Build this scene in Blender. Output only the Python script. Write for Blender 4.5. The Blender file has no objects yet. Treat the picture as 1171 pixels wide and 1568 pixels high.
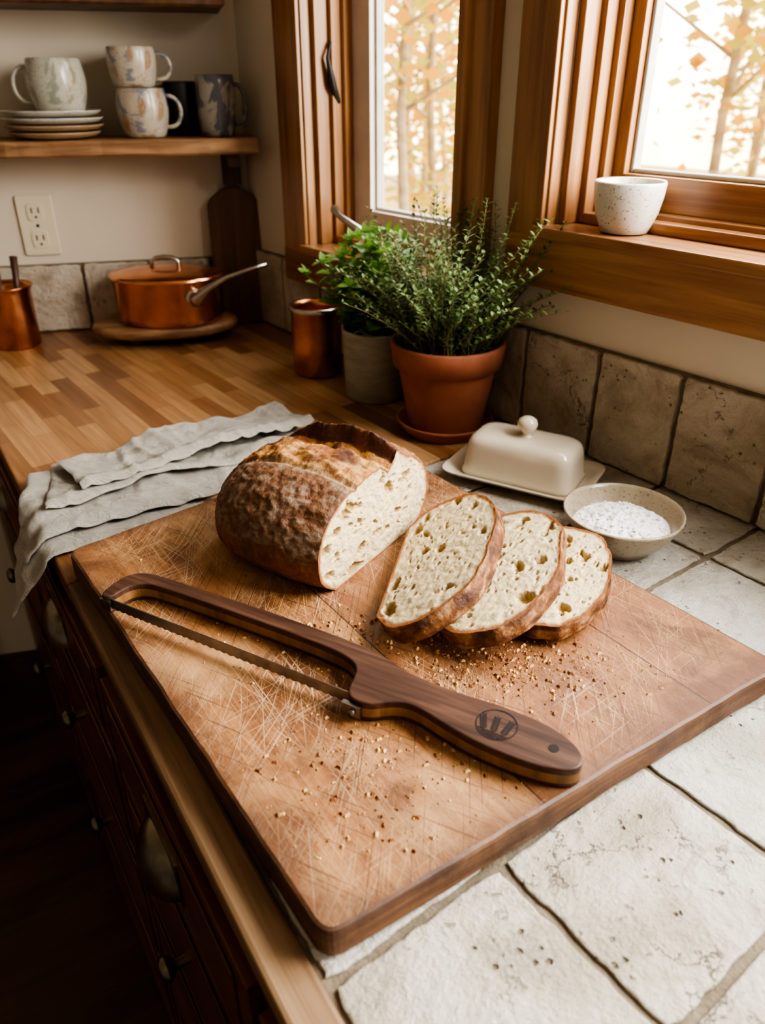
import bpy, math, random
from mathutils import Vector, Matrix, noise
random.seed(7)
pi=math.pi
# ------------------------------------------------------------ materials
def newmat(name):
    m=bpy.data.materials.new(name); m.use_nodes=True
    nt=m.node_tree; b=nt.nodes["Principled BSDF"]
    return m,nt,b
def N(nt,t,**k):
    n=nt.nodes.new(t)
    for a,v in k.items(): setattr(n,a,v)
    return n
def L(nt,a,b): nt.links.new(a,b)
def coords(nt,scale=(1,1,1),rot=(0,0,0)):
    tc=N(nt,"ShaderNodeTexCoord"); mp=N(nt,"ShaderNodeMapping")
    mp.inputs["Scale"].default_value=scale; mp.inputs["Rotation"].default_value=rot
    L(nt,tc.outputs["Object"],mp.inputs["Vector"]); return mp.outputs[0]
def rcoords(nt,scale,ang):
    a=coords(nt,(1,1,1),(0,0,ang)); mp=N(nt,"ShaderNodeMapping"); mp.inputs["Scale"].default_value=scale
    L(nt,a,mp.inputs["Vector"]); return mp.outputs[0]
def tnoise(nt,vec,scale,detail=4,rough=.55,dist=0):
    n=N(nt,"ShaderNodeTexNoise"); n.inputs["Scale"].default_value=scale
    n.inputs["Detail"].default_value=detail; n.inputs["Roughness"].default_value=rough
    n.inputs["Distortion"].default_value=dist; L(nt,vec,n.inputs["Vector"]); return n.outputs["Fac"]
def ramp(nt,fac,stops):
    r=N(nt,"ShaderNodeValToRGB"); e=r.color_ramp.elements
    while len(e)<len(stops): e.new(.5)
    for i,(p,c) in enumerate(stops):
        e[i].position=p; e[i].color=(c[0],c[1],c[2],1) if not isinstance(c,(int,float)) else (c,c,c,1)
    L(nt,fac,r.inputs[0]); return r.outputs[0]
def mix(nt,fac,a,b,mode="MIX"):
    m=N(nt,"ShaderNodeMix",data_type="RGBA",blend_type=mode)
    for s,v in ((m.inputs[0],fac),(m.inputs[6],a),(m.inputs[7],b)):
        if isinstance(v,(int,float)): s.default_value=v
        elif isinstance(v,tuple): s.default_value=(v[0],v[1],v[2],1)
        else: L(nt,v,s)
    return m.outputs[2]
def math_(nt,op,a,b=0,c=0):
    m=N(nt,"ShaderNodeMath",operation=op)
    for i,v in enumerate((a,b,c)):
        if isinstance(v,(int,float)): m.inputs[i].default_value=v
        else: L(nt,v,m.inputs[i])
    return m.outputs[0]
def bump(nt,b,h,strength=.3,dist=.002):
    n=N(nt,"ShaderNodeBump"); n.inputs["Strength"].default_value=strength; n.inputs["Distance"].default_value=dist
    L(nt,h,n.inputs["Height"]); L(nt,n.outputs[0],b.inputs["Normal"])
def simple(name,c1,c2=None,scale=20,rough=.5,metal=0,bs=0,bscale=None,vs=(1,1,1),coat=0,trans=0):
    m,nt,b=newmat(name); v=coords(nt,vs)
    c2=c2 or tuple(x*.8 for x in c1)
    n=tnoise(nt,v,scale,6)
    col=ramp(nt,n,[(.3,c1),(.7,c2)])
    L(nt,col,b.inputs["Base Color"])
    b.inputs["Roughness"].default_value=rough; b.inputs["Metallic"].default_value=metal
    if coat: b.inputs["Coat Weight"].default_value=coat; b.inputs["Coat Roughness"].default_value=.15
    if bs: bump(nt,b,tnoise(nt,v,bscale or scale*3,5),bs)
    if trans:
        t=N(nt,"ShaderNodeBsdfTranslucent"); L(nt,col,t.inputs[0]); x=N(nt,"ShaderNodeMixShader"); x.inputs[0].default_value=trans
        L(nt,b.outputs[0],x.inputs[1]);L(nt,t.outputs[0],x.inputs[2]);L(nt,x.outputs[0],nt.nodes["Material Output"].inputs[0])
    return m
def wood(name,dark,mid,light,grain=(3,60,60),rough=.4,coat=0,bs=.15,rot=(0,0,0)):
    m,nt,b=newmat(name); v=coords(nt,grain,rot); v2=coords(nt,(grain[0]*.5,grain[1]*.12,grain[2]*.12) if grain[0]<grain[1] else (grain[0]*.12,grain[1]*.12,grain[2]*.5),rot)
    a=tnoise(nt,v,1.0,6,.6,.6); c=tnoise(nt,v2,1.0,3,.5,1.5)
    f=math_(nt,"ADD",math_(nt,"MULTIPLY",a,.55),math_(nt,"MULTIPLY",c,.45))
    L(nt,ramp(nt,f,[(.36,dark),(.5,mid),(.64,light)]),b.inputs["Base Color"])
    b.inputs["Roughness"].default_value=rough
    if coat: b.inputs["Coat Weight"].default_value=coat; b.inputs["Coat Roughness"].default_value=.2
    if bs: bump(nt,b,a,bs,.001)
    return m
def attr_mat(name,rough=.8,nscale=400,bs=.4,bd=.001,sss=0,var=.25):
    m,nt,b=newmat(name); v=coords(nt)
    at=N(nt,"ShaderNodeAttribute",attribute_name="Col")
    n=tnoise(nt,v,nscale,5,.65)
    col=mix(nt,1.0,at.outputs["Color"],ramp(nt,n,[(.3,1-var),(.7,1+var*.3)]),"MULTIPLY")
    L(nt,col,b.inputs["Base Color"]); b.inputs["Roughness"].default_value=rough
    if sss:
        b.inputs["Subsurface Weight"].default_value=sss; b.inputs["Subsurface Radius"].default_value=(.01,.006,.003); b.inputs["Subsurface Scale"].default_value=.5
    bump(nt,b,n,bs,bd); return m
# ------------------------------------------------------------ mesh builder
class B:
    def __init__(s): s.v=[];s.f=[];s.m=[];s.s=[];s.c=None
    def add(s,vs,fs,mi=0,sm=False,M=None,cols=None):
        o=len(s.v)
        for i,v in enumerate(vs):
            v=Vector(v); s.v.append(M@v if M else v)
            if cols is not None:
                if s.c is None: s.c=[]
                s.c.append(cols[i])
        for f in fs: s.f.append([i+o for i in f]); s.m.append(mi); s.s.append(sm)
    def box(s,a,b,mi=0,M=None):
        x0,y0,z0=a;x1,y1,z1=b
        s.add([(x0,y0,z0),(x1,y0,z0),(x1,y1,z0),(x0,y1,z0),(x0,y0,z1),(x1,y0,z1),(x1,y1,z1),(x0,y1,z1)],
          [(3,2,1,0),(4,5,6,7),(0,1,5,4),(1,2,6,5),(2,3,7,6),(3,0,4,7)],mi,False,M)
    def lathe(s,prof,n=56,mi=0,M=None,sm=True,wob=0,sx=1,sy=1):
        vs=[];fs=[]
        for k,(r,z) in enumerate(prof):
            for i in range(n):
                a=2*pi*i/n; rr=r*(1+wob*noise.noise(Vector((math.cos(a)*1.5,math.sin(a)*1.5,z*12))))
                vs.append((rr*math.cos(a)*sx,rr*math.sin(a)*sy,z))
        for k in range(len(prof)-1):
            for i in range(n):
                j=(i+1)%n; fs.append((k*n+i,k*n+j,(k+1)*n+j,(k+1)*n+i))
        s.add(vs,fs,mi,sm,M)
    def prism(s,poly,z0,z1,bev=0,mi=0,M=None,mi_side=None):
        n=len(poly); area=sum(poly[i][0]*poly[(i+1)%n][1]-poly[(i+1)%n][0]*poly[i][1] for i in range(n))
        if area<0: poly=poly[::-1]
        def ring(ins,z):
            out=[]
            for i in range(n):
                p0=Vector(poly[i-1]);p1=Vector(poly[i]);p2=Vector(poly[(i+1)%n])
                e1=(p1-p0).normalized();e2=(p2-p1).normalized()
                n1=Vector((-e1.y,e1.x));n2=Vector((-e2.y,e2.x)); nn=(n1+n2)
                nn=nn/max(.4,1+n1.dot(n2)) 
                q=p1+nn*ins; out.append((q.x,q.y,z))
            return out
        rs=[ring(bev,z0),ring(0,z0+bev),ring(0,z1-bev),ring(bev*.3,z1-bev*.3),ring(bev,z1)] if bev else [ring(0,z0),ring(0,z1)]
        vs=[v for r in rs for v in r]; fs=[]
        for k in range(len(rs)-1):
            for i in range(n):
                j=(i+1)%n; fs.append((k*n+i,k*n+j,(k+1)*n+j,(k+1)*n+i))
        s.add(vs,fs,mi if mi_side is None else mi_side,False,M)
        s.add(rs[0],[tuple(range(n))[::-1]],mi,False,M); s.add(rs[-1],[tuple(range(n))],mi,False,M)
    def tube(s,pts,r,n=10,mi=0,M=None,cap=True,flat=1):
        pts=[Vector(p) for p in pts]; vs=[];fs=[]; up=Vector((0,0,1))
        prev=None
        for k,p in enumerate(pts):
            t=(pts[min(k+1,len(pts)-1)]-pts[max(k-1,0)]).normalized()
            if prev is None:
                a=up if abs(t.z)<.9 else Vector((1,0,0)); x=t.cross(a).normalized()
            else: x=(prev-t*prev.dot(t)).normalized()
            prev=x; y=t.cross(x); rr=r[k] if isinstance(r,(list,tuple)) else r
            for i in range(n):
                a=2*pi*i/n; vs.append(p+x*math.cos(a)*rr+y*math.sin(a)*rr*flat)
        for k in range(len(pts)-1):
            for i in range(n):
                j=(i+1)%n; fs.append((k*n+i,k*n+j,(k+1)*n+j,(k+1)*n+i))
        if cap: fs.append(tuple(range(n))[::-1]); fs.append(tuple((len(pts)-1)*n+i for i in range(n)))
        s.add(vs,fs,mi,True,M)
    def grid(s,fn,nu,nv,mi=0,sm=True,M=None,closeu=False):
        vs=[];cs=[]
        for j in range(nv):
            for i in range(nu):
                r=fn(i/(nu if closeu else nu-1),j/(nv-1))
                if len(r)==2: vs.append(r[0]);cs.append(r[1])
                else: vs.append(r)
        fs=[]
        for j in range(nv-1):
            for i in range(nu if closeu else nu-1):
                k=(i+1)%nu; fs.append((j*nu+i,j*nu+k,(j+1)*nu+k,(j+1)*nu+i))
        s.add(vs,fs,mi,sm,M,cs if cs else None)
    def done(s,name,mats,loc=(0,0,0),rot=0,world=False,bevel=0,seg=2):
        T=Matrix.Translation(Vector(loc))@Matrix.Rotation(rot,4,'Z')
        vs=s.v
        if world: I=T.inverted(); vs=[I@v for v in s.v]
        me=bpy.data.meshes.new(name); me.from_pydata([tuple(v) for v in vs],[],s.f)
        for m in (mats if isinstance(mats,(list,tuple)) else [mats]): me.materials.append(m)
        for p,mi,sm in zip(me.polygons,s.m,s.s): p.material_index=mi; p.use_smooth=sm
        if s.c is not None and len(s.c)==len(vs):
            ca=me.color_attributes.new("Col","FLOAT_COLOR","POINT")
            for i,c in enumerate(s.c): ca.data[i].color=(c[0],c[1],c[2],1)
        me.update()
        o=bpy.data.objects.new(name,me); bpy.context.collection.objects.link(o)
        o.location=loc; o.rotation_euler=(0,0,rot)
        if bevel:
            q=o.modifiers.new("bevel","BEVEL"); q.width=bevel; q.segments=seg; q.limit_method="ANGLE"; q.angle_limit=math.radians(40)
        return o
def clip(poly,p,nrm):
    out=[]; d=lambda a:(a[0]-p[0])*nrm[0]+(a[1]-p[1])*nrm[1]
    for i in range(len(poly)):
        a=poly[i];b=poly[(i+1)%len(poly)];da=d(a);db=d(b)
        if da>=0: out.append(a)
        if da*db<0:
            t=da/(da-db); out.append((a[0]+(b[0]-a[0])*t,a[1]+(b[1]-a[1])*t))
    return out
def roundpoly(poly,r,n=5):
    out=[]
    for i in range(len(poly)):
        p0=Vector(poly[i-1]);p=Vector(poly[i]);p2=Vector(poly[(i+1)%len(poly)])
        a=p+(p0-p).normalized()*r;b=p+(p2-p).normalized()*r
        for k in range(n+1):
            t=k/n; q=a*(1-t)**2+p*2*t*(1-t)+b*t*t; out.append((q.x,q.y))
    return out
def fbm(x,y,z,o=4):
    return noise.fractal(Vector((x,y,z)),1.0,2.0,o)
Tr=Matrix.Translation
def R(a,ax): return Matrix.Rotation(a,4,ax)

# ------------------------------------------------------------ palette
m_plaster=simple("plaster",(.72,.645,.53),(.64,.57,.46),3,.85,0,.15,60)
m_ceil=simple("ceiling_paint",(.6,.53,.43),(.55,.48,.38),3,.9)
m_trim=wood("trim_wood",(.19,.082,.033),(.35,.172,.072),(.48,.265,.12),(60,60,3),.35,.3,.12)
m_trimh=wood("trim_wood_h",(.19,.082,.033),(.35,.172,.072),(.48,.265,.12),(3,60,60),.35,.3,.12)
m_shelf=wood("shelf_wood",(.15,.07,.03),(.32,.18,.09),(.50,.31,.17),(4,50,50),.5,.1,.35)
m_darkwood=wood("dark_wood",(.03,.013,.007),(.07,.032,.015),(.13,.06,.028),(40,40,3),.5,.1,.2)
m_brownwood=wood("brown_wood",(.06,.026,.012),(.12,.055,.025),(.19,.095,.045),(40,40,3),.5,.1,.2)
m_cab=wood("cabinet_wood",(.06,.018,.008),(.13,.042,.017),(.22,.08,.032),(3,50,50),.33,.3,.15)
m_floor=wood("floor_wood",(.03,.011,.005),(.07,.026,.011),(.12,.046,.02),(2,22,22),.35,.2,.1)
m_edge=wood("edge_wood",(.10,.052,.026),(.21,.125,.068),(.34,.225,.13),(3,80,80),.5,.05,.4)
m_white=simple("painted_sash",(.68,.60,.54),(.60,.51,.46),20,.5)
m_copper=simple("copper",(.92,.47,.28),(.62,.26,.12),14,.2,1,.08,30)
m_copper2=simple("copper_aged",(.88,.43,.23),(.40,.15,.065),18,.26,1,.12,50)
m_steel=simple("steel",(.62,.58,.54),(.48,.44,.40),30,.25,1)
m_blade=simple("blade_steel",(.32,.30,.28),(.2,.18,.16),60,.35,1)
m_brass=simple("pewter_pull",(.30,.26,.20),(.14,.115,.085),40,.3,1)
m_black=simple("black_iron",(.02,.018,.016),None,30,.5)
m_terra=simple("terracotta",(.36,.13,.07),(.25,.08,.04),18,.8,0,.2,150)
m_grey=simple("glazed_grey",(.42,.40,.32),(.30,.28,.22),30,.45,0,.15,100,(1,1,4))
m_soil=simple("soil",(.03,.02,.012),(.06,.04,.025),120,.95,0,1,200)
m_cream=simple("cream_ceramic",(.70,.64,.52),(.62,.55,.43),8,.16,0,0,None,(1,1,1),.5)
m_plate=simple("outlet_plastic",(.76,.69,.52),(.72,.65,.48),5,.35)
m_salt=simple("salt",(.97,.97,.97),(.93,.93,.94),420,.5)
def linen():
    m,nt,b=newmat("linen"); v=coords(nt)
    w1=N(nt,"ShaderNodeTexWave",bands_direction="X"); w1.inputs["Scale"].default_value=380; w1.inputs["Distortion"].default_value=1.5
    w2=N(nt,"ShaderNodeTexWave",bands_direction="Y"); w2.inputs["Scale"].default_value=380; w2.inputs["Distortion"].default_value=1.5
    L(nt,v,w1.inputs[0]);L(nt,v,w2.inputs[0])
    h=math_(nt,"ADD",w1.outputs["Fac"],w2.outputs["Fac"])
    n=tnoise(nt,v,60,6,.7)
    col=ramp(nt,n,[(.3,(.56,.51,.43)),(.7,(.72,.67,.585))])
    col=mix(nt,1,col,ramp(nt,h,[(.2,.8),(1,1.05)]),"MULTIPLY")
    L(nt,col,b.inputs["Base Color"])
    b.inputs["Roughness"].default_value=.9; b.inputs["Sheen Weight"].default_value=.1
    cr=tnoise(nt,coords(nt,(1,1.6,1),(0,0,.6)),26,5,.6,1.2); cr=math_(nt,"ABSOLUTE",math_(nt,"SUBTRACT",cr,.5))
    bump(nt,b,math_(nt,"ADD",math_(nt,"MULTIPLY",h,.25),math_(nt,"ADD",math_(nt,"MULTIPLY",tnoise(nt,v,34,5),2.4),math_(nt,"MULTIPLY",cr,-7))),1,.0036); return m
m_linen=linen()
def butcher():
    m,nt,b=newmat("butcher_block"); v=coords(nt)
    br=N(nt,"ShaderNodeTexBrick"); br.offset=.37; br.offset_frequency=2; br.squash=1
    br.inputs["Scale"].default_value=1; br.inputs["Brick Width"].default_value=.19; br.inputs["Row Height"].default_value=.034
    br.inputs["Mortar Size"].default_value=.0005; br.inputs["Bias"].default_value=0
    br.inputs["Color1"].default_value=(0,0,0,1); br.inputs["Color2"].default_value=(1,1,1,1); br.inputs["Mortar"].default_value=(0,0,0,1)
    L(nt,v,br.inputs["Vector"])
    base=ramp(nt,br.outputs["Color"],[(0,(.21,.092,.038)),(.35,(.33,.165,.072)),(.7,(.43,.24,.112)),(1,(.55,.34,.175))])
    g=tnoise(nt,coords(nt,(5,90,20)),1,6,.6,.4)
    L(nt,mix(nt,1,base,ramp(nt,g,[(.3,.65),(.7,1.1)]),"MULTIPLY"),b.inputs["Base Color"])
    b.inputs["Roughness"].default_value=.36; b.inputs["Coat Weight"].default_value=.35; b.inputs["Coat Roughness"].default_value=.25
    bump(nt,b,g,.12,.001); return m
m_butcher=butcher()
def boardmat():
    m,nt,b=newmat("board_wood"); v=coords(nt)
    sp=N(nt,"ShaderNodeSeparateXYZ"); L(nt,v,sp.inputs[0]); y=sp.outputs[1]; x=sp.outputs[0]
    g=tnoise(nt,coords(nt,(5,110,30)),1,8,.68,.9); g2=tnoise(nt,coords(nt,(3,14,6)),1,6,.6,2.2)
    f=math_(nt,"ADD",math_(nt,"MULTIPLY",g,.5),math_(nt,"MULTIPLY",g2,.5))
    col=ramp(nt,f,[(.34,(.125,.050,.020)),(.44,(.235,.102,.040)),(.55,(.335,.163,.066)),(.70,(.45,.245,.112))])
    t1=math_(nt,"GREATER_THAN",y,.19); t2=math_(nt,"GREATER_THAN",y,.385)
    col=mix(nt,math_(nt,"MULTIPLY",t1,.42),col,(.21,.085,.042)); col=mix(nt,math_(nt,"MULTIPLY",t2,.18),col,(.34,.165,.088))
    st=tnoise(nt,v,13,8,.72,.5)
    col=mix(nt,ramp(nt,st,[(.33,.9),(.50,0)]),col,(.12,.048,.021))
    wr=ramp(nt,tnoise(nt,coords(nt,(1,1,1),(.3,.1,0)),6,6,.65,.5),[(.47,0),(.64,.5)])
    col=mix(nt,math_(nt,"MULTIPLY",wr,math_(nt,"SUBTRACT",1,math_(nt,"MULTIPLY",t1,.75))),col,(.55,.35,.18))
    hs=[]
    for (sx,sy,ro,lo) in ((7,620,.95,.635),(5,700,.45,.64),(8,560,-.25,.64),(6,640,1.5,.65),(5,720,.05,.63),(7,600,.7,.64)):
        s_=tnoise(nt,rcoords(nt,(sx,sy,1),ro),1,1); hs.append(ramp(nt,s_,[(lo,0),(lo+.04,1)]))
    sc=hs[0]
    for h_ in hs[1:]: sc=math_(nt,"MAXIMUM",sc,h_)
    area=ramp(nt,tnoise(nt,v,9,3),[(.40,.08),(.58,.7)])
    scm=math_(nt,"MULTIPLY",sc,area)
    col=mix(nt,scm,col,(.60,.42,.25))
    for a_,q_ in (((6,560,1),.7),((8,500,1),-.5)):
        dk=tnoise(nt,rcoords(nt,a_,q_),1,1); col=mix(nt,ramp(nt,dk,[(.65,0),(.69,.7)]),col,(.09,.036,.016))
    sp2=tnoise(nt,v,150,2); col=mix(nt,ramp(nt,sp2,[(.71,0),(.74,.85)]),col,(.06,.026,.013))
    ex=math_(nt,"MINIMUM",math_(nt,"ADD",x,math_(nt,"MULTIPLY",y,.11)),math_(nt,"SUBTRACT",.572,x)); e_=math_(nt,"MINIMUM",y,ex)
    e_=math_(nt,"ADD",e_,math_(nt,"MULTIPLY",math_(nt,"SUBTRACT",st,.5),.06))
    col=mix(nt,ramp(nt,e_,[(.0,.8),(.028,0)]),col,(.11,.045,.021))
    for yy in (.19,.385):
        d=math_(nt,"ABSOLUTE",math_(nt,"SUBTRACT",y,yy)); l=math_(nt,"LESS_THAN",d,.0008)
        col=mix(nt,math_(nt,"MULTIPLY",l,.85),col,(.04,.016,.008))
    L(nt,col,b.inputs["Base Color"])
    L(nt,ramp(nt,g2,[(.3,.36),(.7,.55)]),b.inputs["Roughness"])
    bump(nt,b,math_(nt,"SUBTRACT",math_(nt,"ADD",g,st),math_(nt,"MULTIPLY",scm,.8)),.5,.0016); return m
m_board=boardmat()
def sidemat():
    m,nt,b=newmat("board_side"); v=coords(nt)
    g=tnoise(nt,coords(nt,(6,6,160)),1,6,.65,.6); n=tnoise(nt,v,22,6,.7)
    c=ramp(nt,g,[(.3,(.05,.021,.010)),(.5,(.115,.052,.025)),(.7,(.20,.10,.05))])
    c=mix(nt,ramp(nt,n,[(.35,.75),(.55,0)]),c,(.04,.017,.009))
    L(nt,c,b.inputs["Base Color"]); b.inputs["Roughness"].default_value=.55; bump(nt,b,math_(nt,"ADD",g,n),.6,.002); return m
m_boardside=sidemat()
def tilemat(name,c1,c2,c3,dark,rough=.35,sc=1,pit=.62,off=0,crack=.0,bsr=.8):
    m,nt,b=newmat(name); v=coords(nt,(1,1,1),(off,off*.7,off*.3))
    n1=tnoise(nt,v,8*sc,8,.65,.5); n2=tnoise(nt,v,55*sc,7,.72); n3=tnoise(nt,v,240*sc,3)
    big=ramp(nt,n1,[(.36,c1),(.5,c2),(.64,c3)])
    spots=ramp(nt,n2,[(pit,0),(pit+.04,1)])
    wash=ramp(nt,tnoise(nt,v,17*sc,6,.7,1.0),[(.54,0),(.66,.5)])
    vo=N(nt,"ShaderNodeTexVoronoi"); vo.inputs["Scale"].default_value=95*sc; L(nt,v,vo.inputs["Vector"])
    pm=math_(nt,"MULTIPLY",ramp(nt,math_(nt,"ADD",vo.outputs["Distance"],math_(nt,"MULTIPLY",math_(nt,"SUBTRACT",n3,.5),.5)),[(.08,1),(.22,0)]),ramp(nt,tnoise(nt,v,18*sc,4),[(.56,0),(.61,1)]))
    col=mix(nt,wash,big,tuple((c1[i]+dark[i])/2 for i in range(3)))
    col=mix(nt,math_(nt,"MULTIPLY",spots,.5),col,dark); col=mix(nt,math_(nt,"MULTIPLY",pm,.8),col,tuple(q*.55 for q in dark))
    cm=None
    if crack:
        vc=N(nt,"ShaderNodeTexVoronoi",feature="DISTANCE_TO_EDGE"); vc.inputs["Scale"].default_value=11*sc
        wv=N(nt,"ShaderNodeVectorMath",operation="ADD"); nn=N(nt,"ShaderNodeTexNoise"); nn.inputs["Scale"].default_value=24; nn.inputs["Detail"].default_value=6; nn.inputs["Roughness"].default_value=.7
        L(nt,v,nn.inputs["Vector"]); sc_=N(nt,"ShaderNodeVectorMath",operation="SCALE"); sc_.inputs[3].default_value=.10; L(nt,nn.outputs["Color"],sc_.inputs[0])
        L(nt,v,wv.inputs[0]);L(nt,sc_.outputs[0],wv.inputs[1]);L(nt,wv.outputs[0],vc.inputs["Vector"])
        cm=math_(nt,"MULTIPLY",ramp(nt,vc.outputs["Distance"],[(.003,1),(.012,0)]),ramp(nt,tnoise(nt,v,13,2),[(.53,0),(.60,crack)]))
        col=mix(nt,cm,col,tuple(q*.6 for q in dark))
    L(nt,col,b.inputs["Base Color"])
    L(nt,ramp(nt,n2,[(.4,rough),(.7,rough+.35)]),b.inputs["Roughness"])
    h=math_(nt,"ADD",math_(nt,"MULTIPLY",n1,2.6),math_(nt,"ADD",math_(nt,"MULTIPLY",n2,1.2),math_(nt,"ADD",math_(nt,"MULTIPLY",n3,.14),math_(nt,"ADD",math_(nt,"MULTIPLY",spots,-.4),math_(nt,"MULTIPLY",pm,-1.0)))))
    if cm is not None: h=math_(nt,"SUBTRACT",h,math_(nt,"MULTIPLY",cm,.7))
    bump(nt,b,h,bsr,.0055); return m
m_tiles=[tilemat("counter_tile_%s"%k,*c) for k,c in (("a",((.42,.385,.315),(.57,.54,.48),(.64,.62,.57),(.28,.20,.12),.24,1,.65,0,.7,.9)),("b",((.46,.43,.36),(.60,.58,.52),(.66,.64,.60),(.26,.18,.11),.26,1.1,.64,2.1,.5,.9)),("c",((.38,.34,.265),(.52,.475,.40),(.60,.57,.51),(.24,.16,.09),.26,.9,.64,4.4,.8,.9)))]
m_wtiles=[tilemat("wall_tile_%s"%k,*c) for k,c in (("a",((.35,.285,.20),(.53,.46,.36),(.64,.58,.48),(.20,.13,.075),.32,1,.62,1.2,.9,.8)),("b",((.40,.335,.245),(.59,.52,.41),(.69,.64,.54),(.22,.145,.085),.32,1.2,.63,3.3,.7,.8)))]
m_grout=simple("grout",(.15,.12,.08),(.24,.20,.145),60,.95,0,.8,300)
def pottery(name,base,spot,blue=None,sc=18,lo=.58):
    m,nt,b=newmat(name); v=coords(nt)
    n=tnoise(nt,v,sc,4,.5,.8); f=tnoise(nt,v,300,2)
    col=ramp(nt,n,[(.42,base),(.52,tuple(x*.88 for x in base)),(.60,spot),(.7,base)])
    col=mix(nt,ramp(nt,f,[(.60,0),(.68,.7)]),col,(.15,.1,.06))
    if blue: col=mix(nt,ramp(nt,tnoise(nt,coords(nt,(1,1,1),(.5,.8,.2)),sc*1.1,3,.5,1.2),[(lo,0),(lo+.05,.8)]),col,blue)
    L(nt,col,b.inputs["Base Color"]); b.inputs["Roughness"].default_value=.3; b.inputs["Coat Weight"].default_value=.3
    return m
m_pot1=pottery("stoneware_speckled",(.48,.47,.40),(.24,.20,.13),(.22,.25,.20),12)
m_pot2=pottery("stoneware_blue",(.54,.49,.40),(.36,.22,.12),(.16,.18,.25),16,.60)
m_pot3=pottery("stoneware_dark",(.34,.32,.27),(.07,.07,.07),(.06,.065,.10),14,.5)
m_plates=simple("plate_stoneware",(.48,.37,.24),(.36,.26,.16),12,.35,0,.05)
m_cup=pottery("white_speckled",(.64,.61,.55),(.52,.48,.41),None,8)
m_bowl=pottery("bowl_glaze",(.42,.36,.26),(.22,.165,.09),None,10)
m_leafb=simple("leaf_bright",(.30,.50,.10),(.13,.31,.05),60,.42,0,.2,200,trans=.3)
m_leaft=simple("leaf_thyme",(.22,.32,.12),(.09,.17,.055),60,.5,trans=.2)
m_stem=simple("stem",(.20,.18,.07),(.24,.14,.07),60,.6)
m_bark=simple("birch_bark",(.75,.68,.56),(.45,.36,.26),6,.9,0,.3,20,(1,1,3))  # tree bark and leaves lightened, outdoor haze is put into their colour
m_foly=simple("autumn_leaf",(.85,.42,.08),(.85,.62,.14),2,.7,trans=.5)
m_folg=simple("green_leaf",(.5,.58,.14),(.8,.68,.18),2,.7,trans=.5)
m_gnd=simple("leaf_litter",(.45,.27,.10),(.55,.40,.16),3,.95)
def walnut():
    m,nt,b=newmat("laminated_walnut"); v=coords(nt)
    sp=N(nt,"ShaderNodeSeparateXYZ"); L(nt,v,sp.inputs[0]); z=sp.outputs[2]
    g=tnoise(nt,coords(nt,(9,120,60)),1,6,.6,.5)
    dk=ramp(nt,g,[(.3,(.028,.012,.007)),(.55,(.070,.032,.019)),(.75,(.125,.064,.038))])
    lt=ramp(nt,tnoise(nt,coords(nt,(60,60,10)),1,5),[(.35,(.16,.078,.028)),(.65,(.28,.15,.062))])
    zz=math_(nt,"ABSOLUTE",math_(nt,"SUBTRACT",z,.009)); msk=math_(nt,"LESS_THAN",zz,.0046)
    L(nt,mix(nt,msk,dk,lt),b.inputs["Base Color"]); b.inputs["Roughness"].default_value=.52
    b.inputs["Specular IOR Level"].default_value=.35
    bump(nt,b,g,.3,.001); return m
m_walnut=walnut()
m_burn=simple("burned_mark",(.008,.004,.003),(.014,.007,.005),50,.8)
m_glass,nt,b=newmat("window_glass"); nt.nodes.remove(b)
tr=N(nt,"ShaderNodeBsdfTransparent");gl=N(nt,"ShaderNodeBsdfGlossy");gl.inputs["Roughness"].default_value=.02
mx=N(nt,"ShaderNodeMixShader");mx.inputs[0].default_value=.05
L(nt,tr.outputs[0],mx.inputs[1]);L(nt,gl.outputs[0],mx.inputs[2]);L(nt,mx.outputs[0],nt.nodes["Material Output"].inputs[0])
m_bread=attr_mat("bread_crust",.6,260,.9,.0018,0,.45)
m_crumb=attr_mat("bread_crumb",.85,330,.8,.0014,.1,.16)

# ------------------------------------------------------------ frames
P=(.322,1.079,0); WR=math.radians(-52)
C=(-.306,1.883,0); BR=math.radians(14.04)
def wpt(x,y,z=0): return Matrix.Translation(P)@R(WR,'Z')@Vector((x,y,z))
def bpt(x,y,z=0): return Matrix.Translation(C)@R(BR,'Z')@Vector((x,y,z))
H0,H1=-.9,1.55
b=B(); T=.12
XL0,XL1=-.737,-.312
def wb(x0,x1,z0,z1): b.box((x0,0,z0),(x1,T,z1))
wb(-1.05,2.6,H0,.205); wb(-1.05,XL0,.205,H1); wb(XL1,-.115,.205,H1); wb(-.115,2.6,.205,.315)
wb(XL0,XL1,1.15,H1); wb(-.115,1.5,1.25,H1); wb(1.5,2.6,.315,H1)
b.done("wall_right",m_plaster,P,WR)
b=B(); b.box((-4.2,0,H0),(.12,.1,H1)); b.done("wall_back",m_plaster,C,BR)
b=B(); b.box((-4.2,-.02,H0+.001),(-.80,-.001,-.03))  # invented dark paneling, added to darken the lower back wall
for i in range(12): b.box((-4.15+i*.275,-.03,H0+.06),(-3.92+i*.275,-.02,-.09))
b.done("added_dark_panel",m_cab,C,BR,bevel=.003)
room=[tuple(bpt(-4.2,.1))[:2],tuple(bpt(.12,.1))[:2],tuple(wpt(-1.0,.12))[:2],tuple(wpt(2.6,.12))[:2],(-1.2,-1.9),(-3.6,-1.9)]
b=B(); b.prism(room,H1,H1+.05); b.done("ceiling",m_ceil)
b=B(); b.prism(room,H0-.05,H0); b.done("floor",m_floor,(0,0,0),math.radians(30),True)

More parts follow.
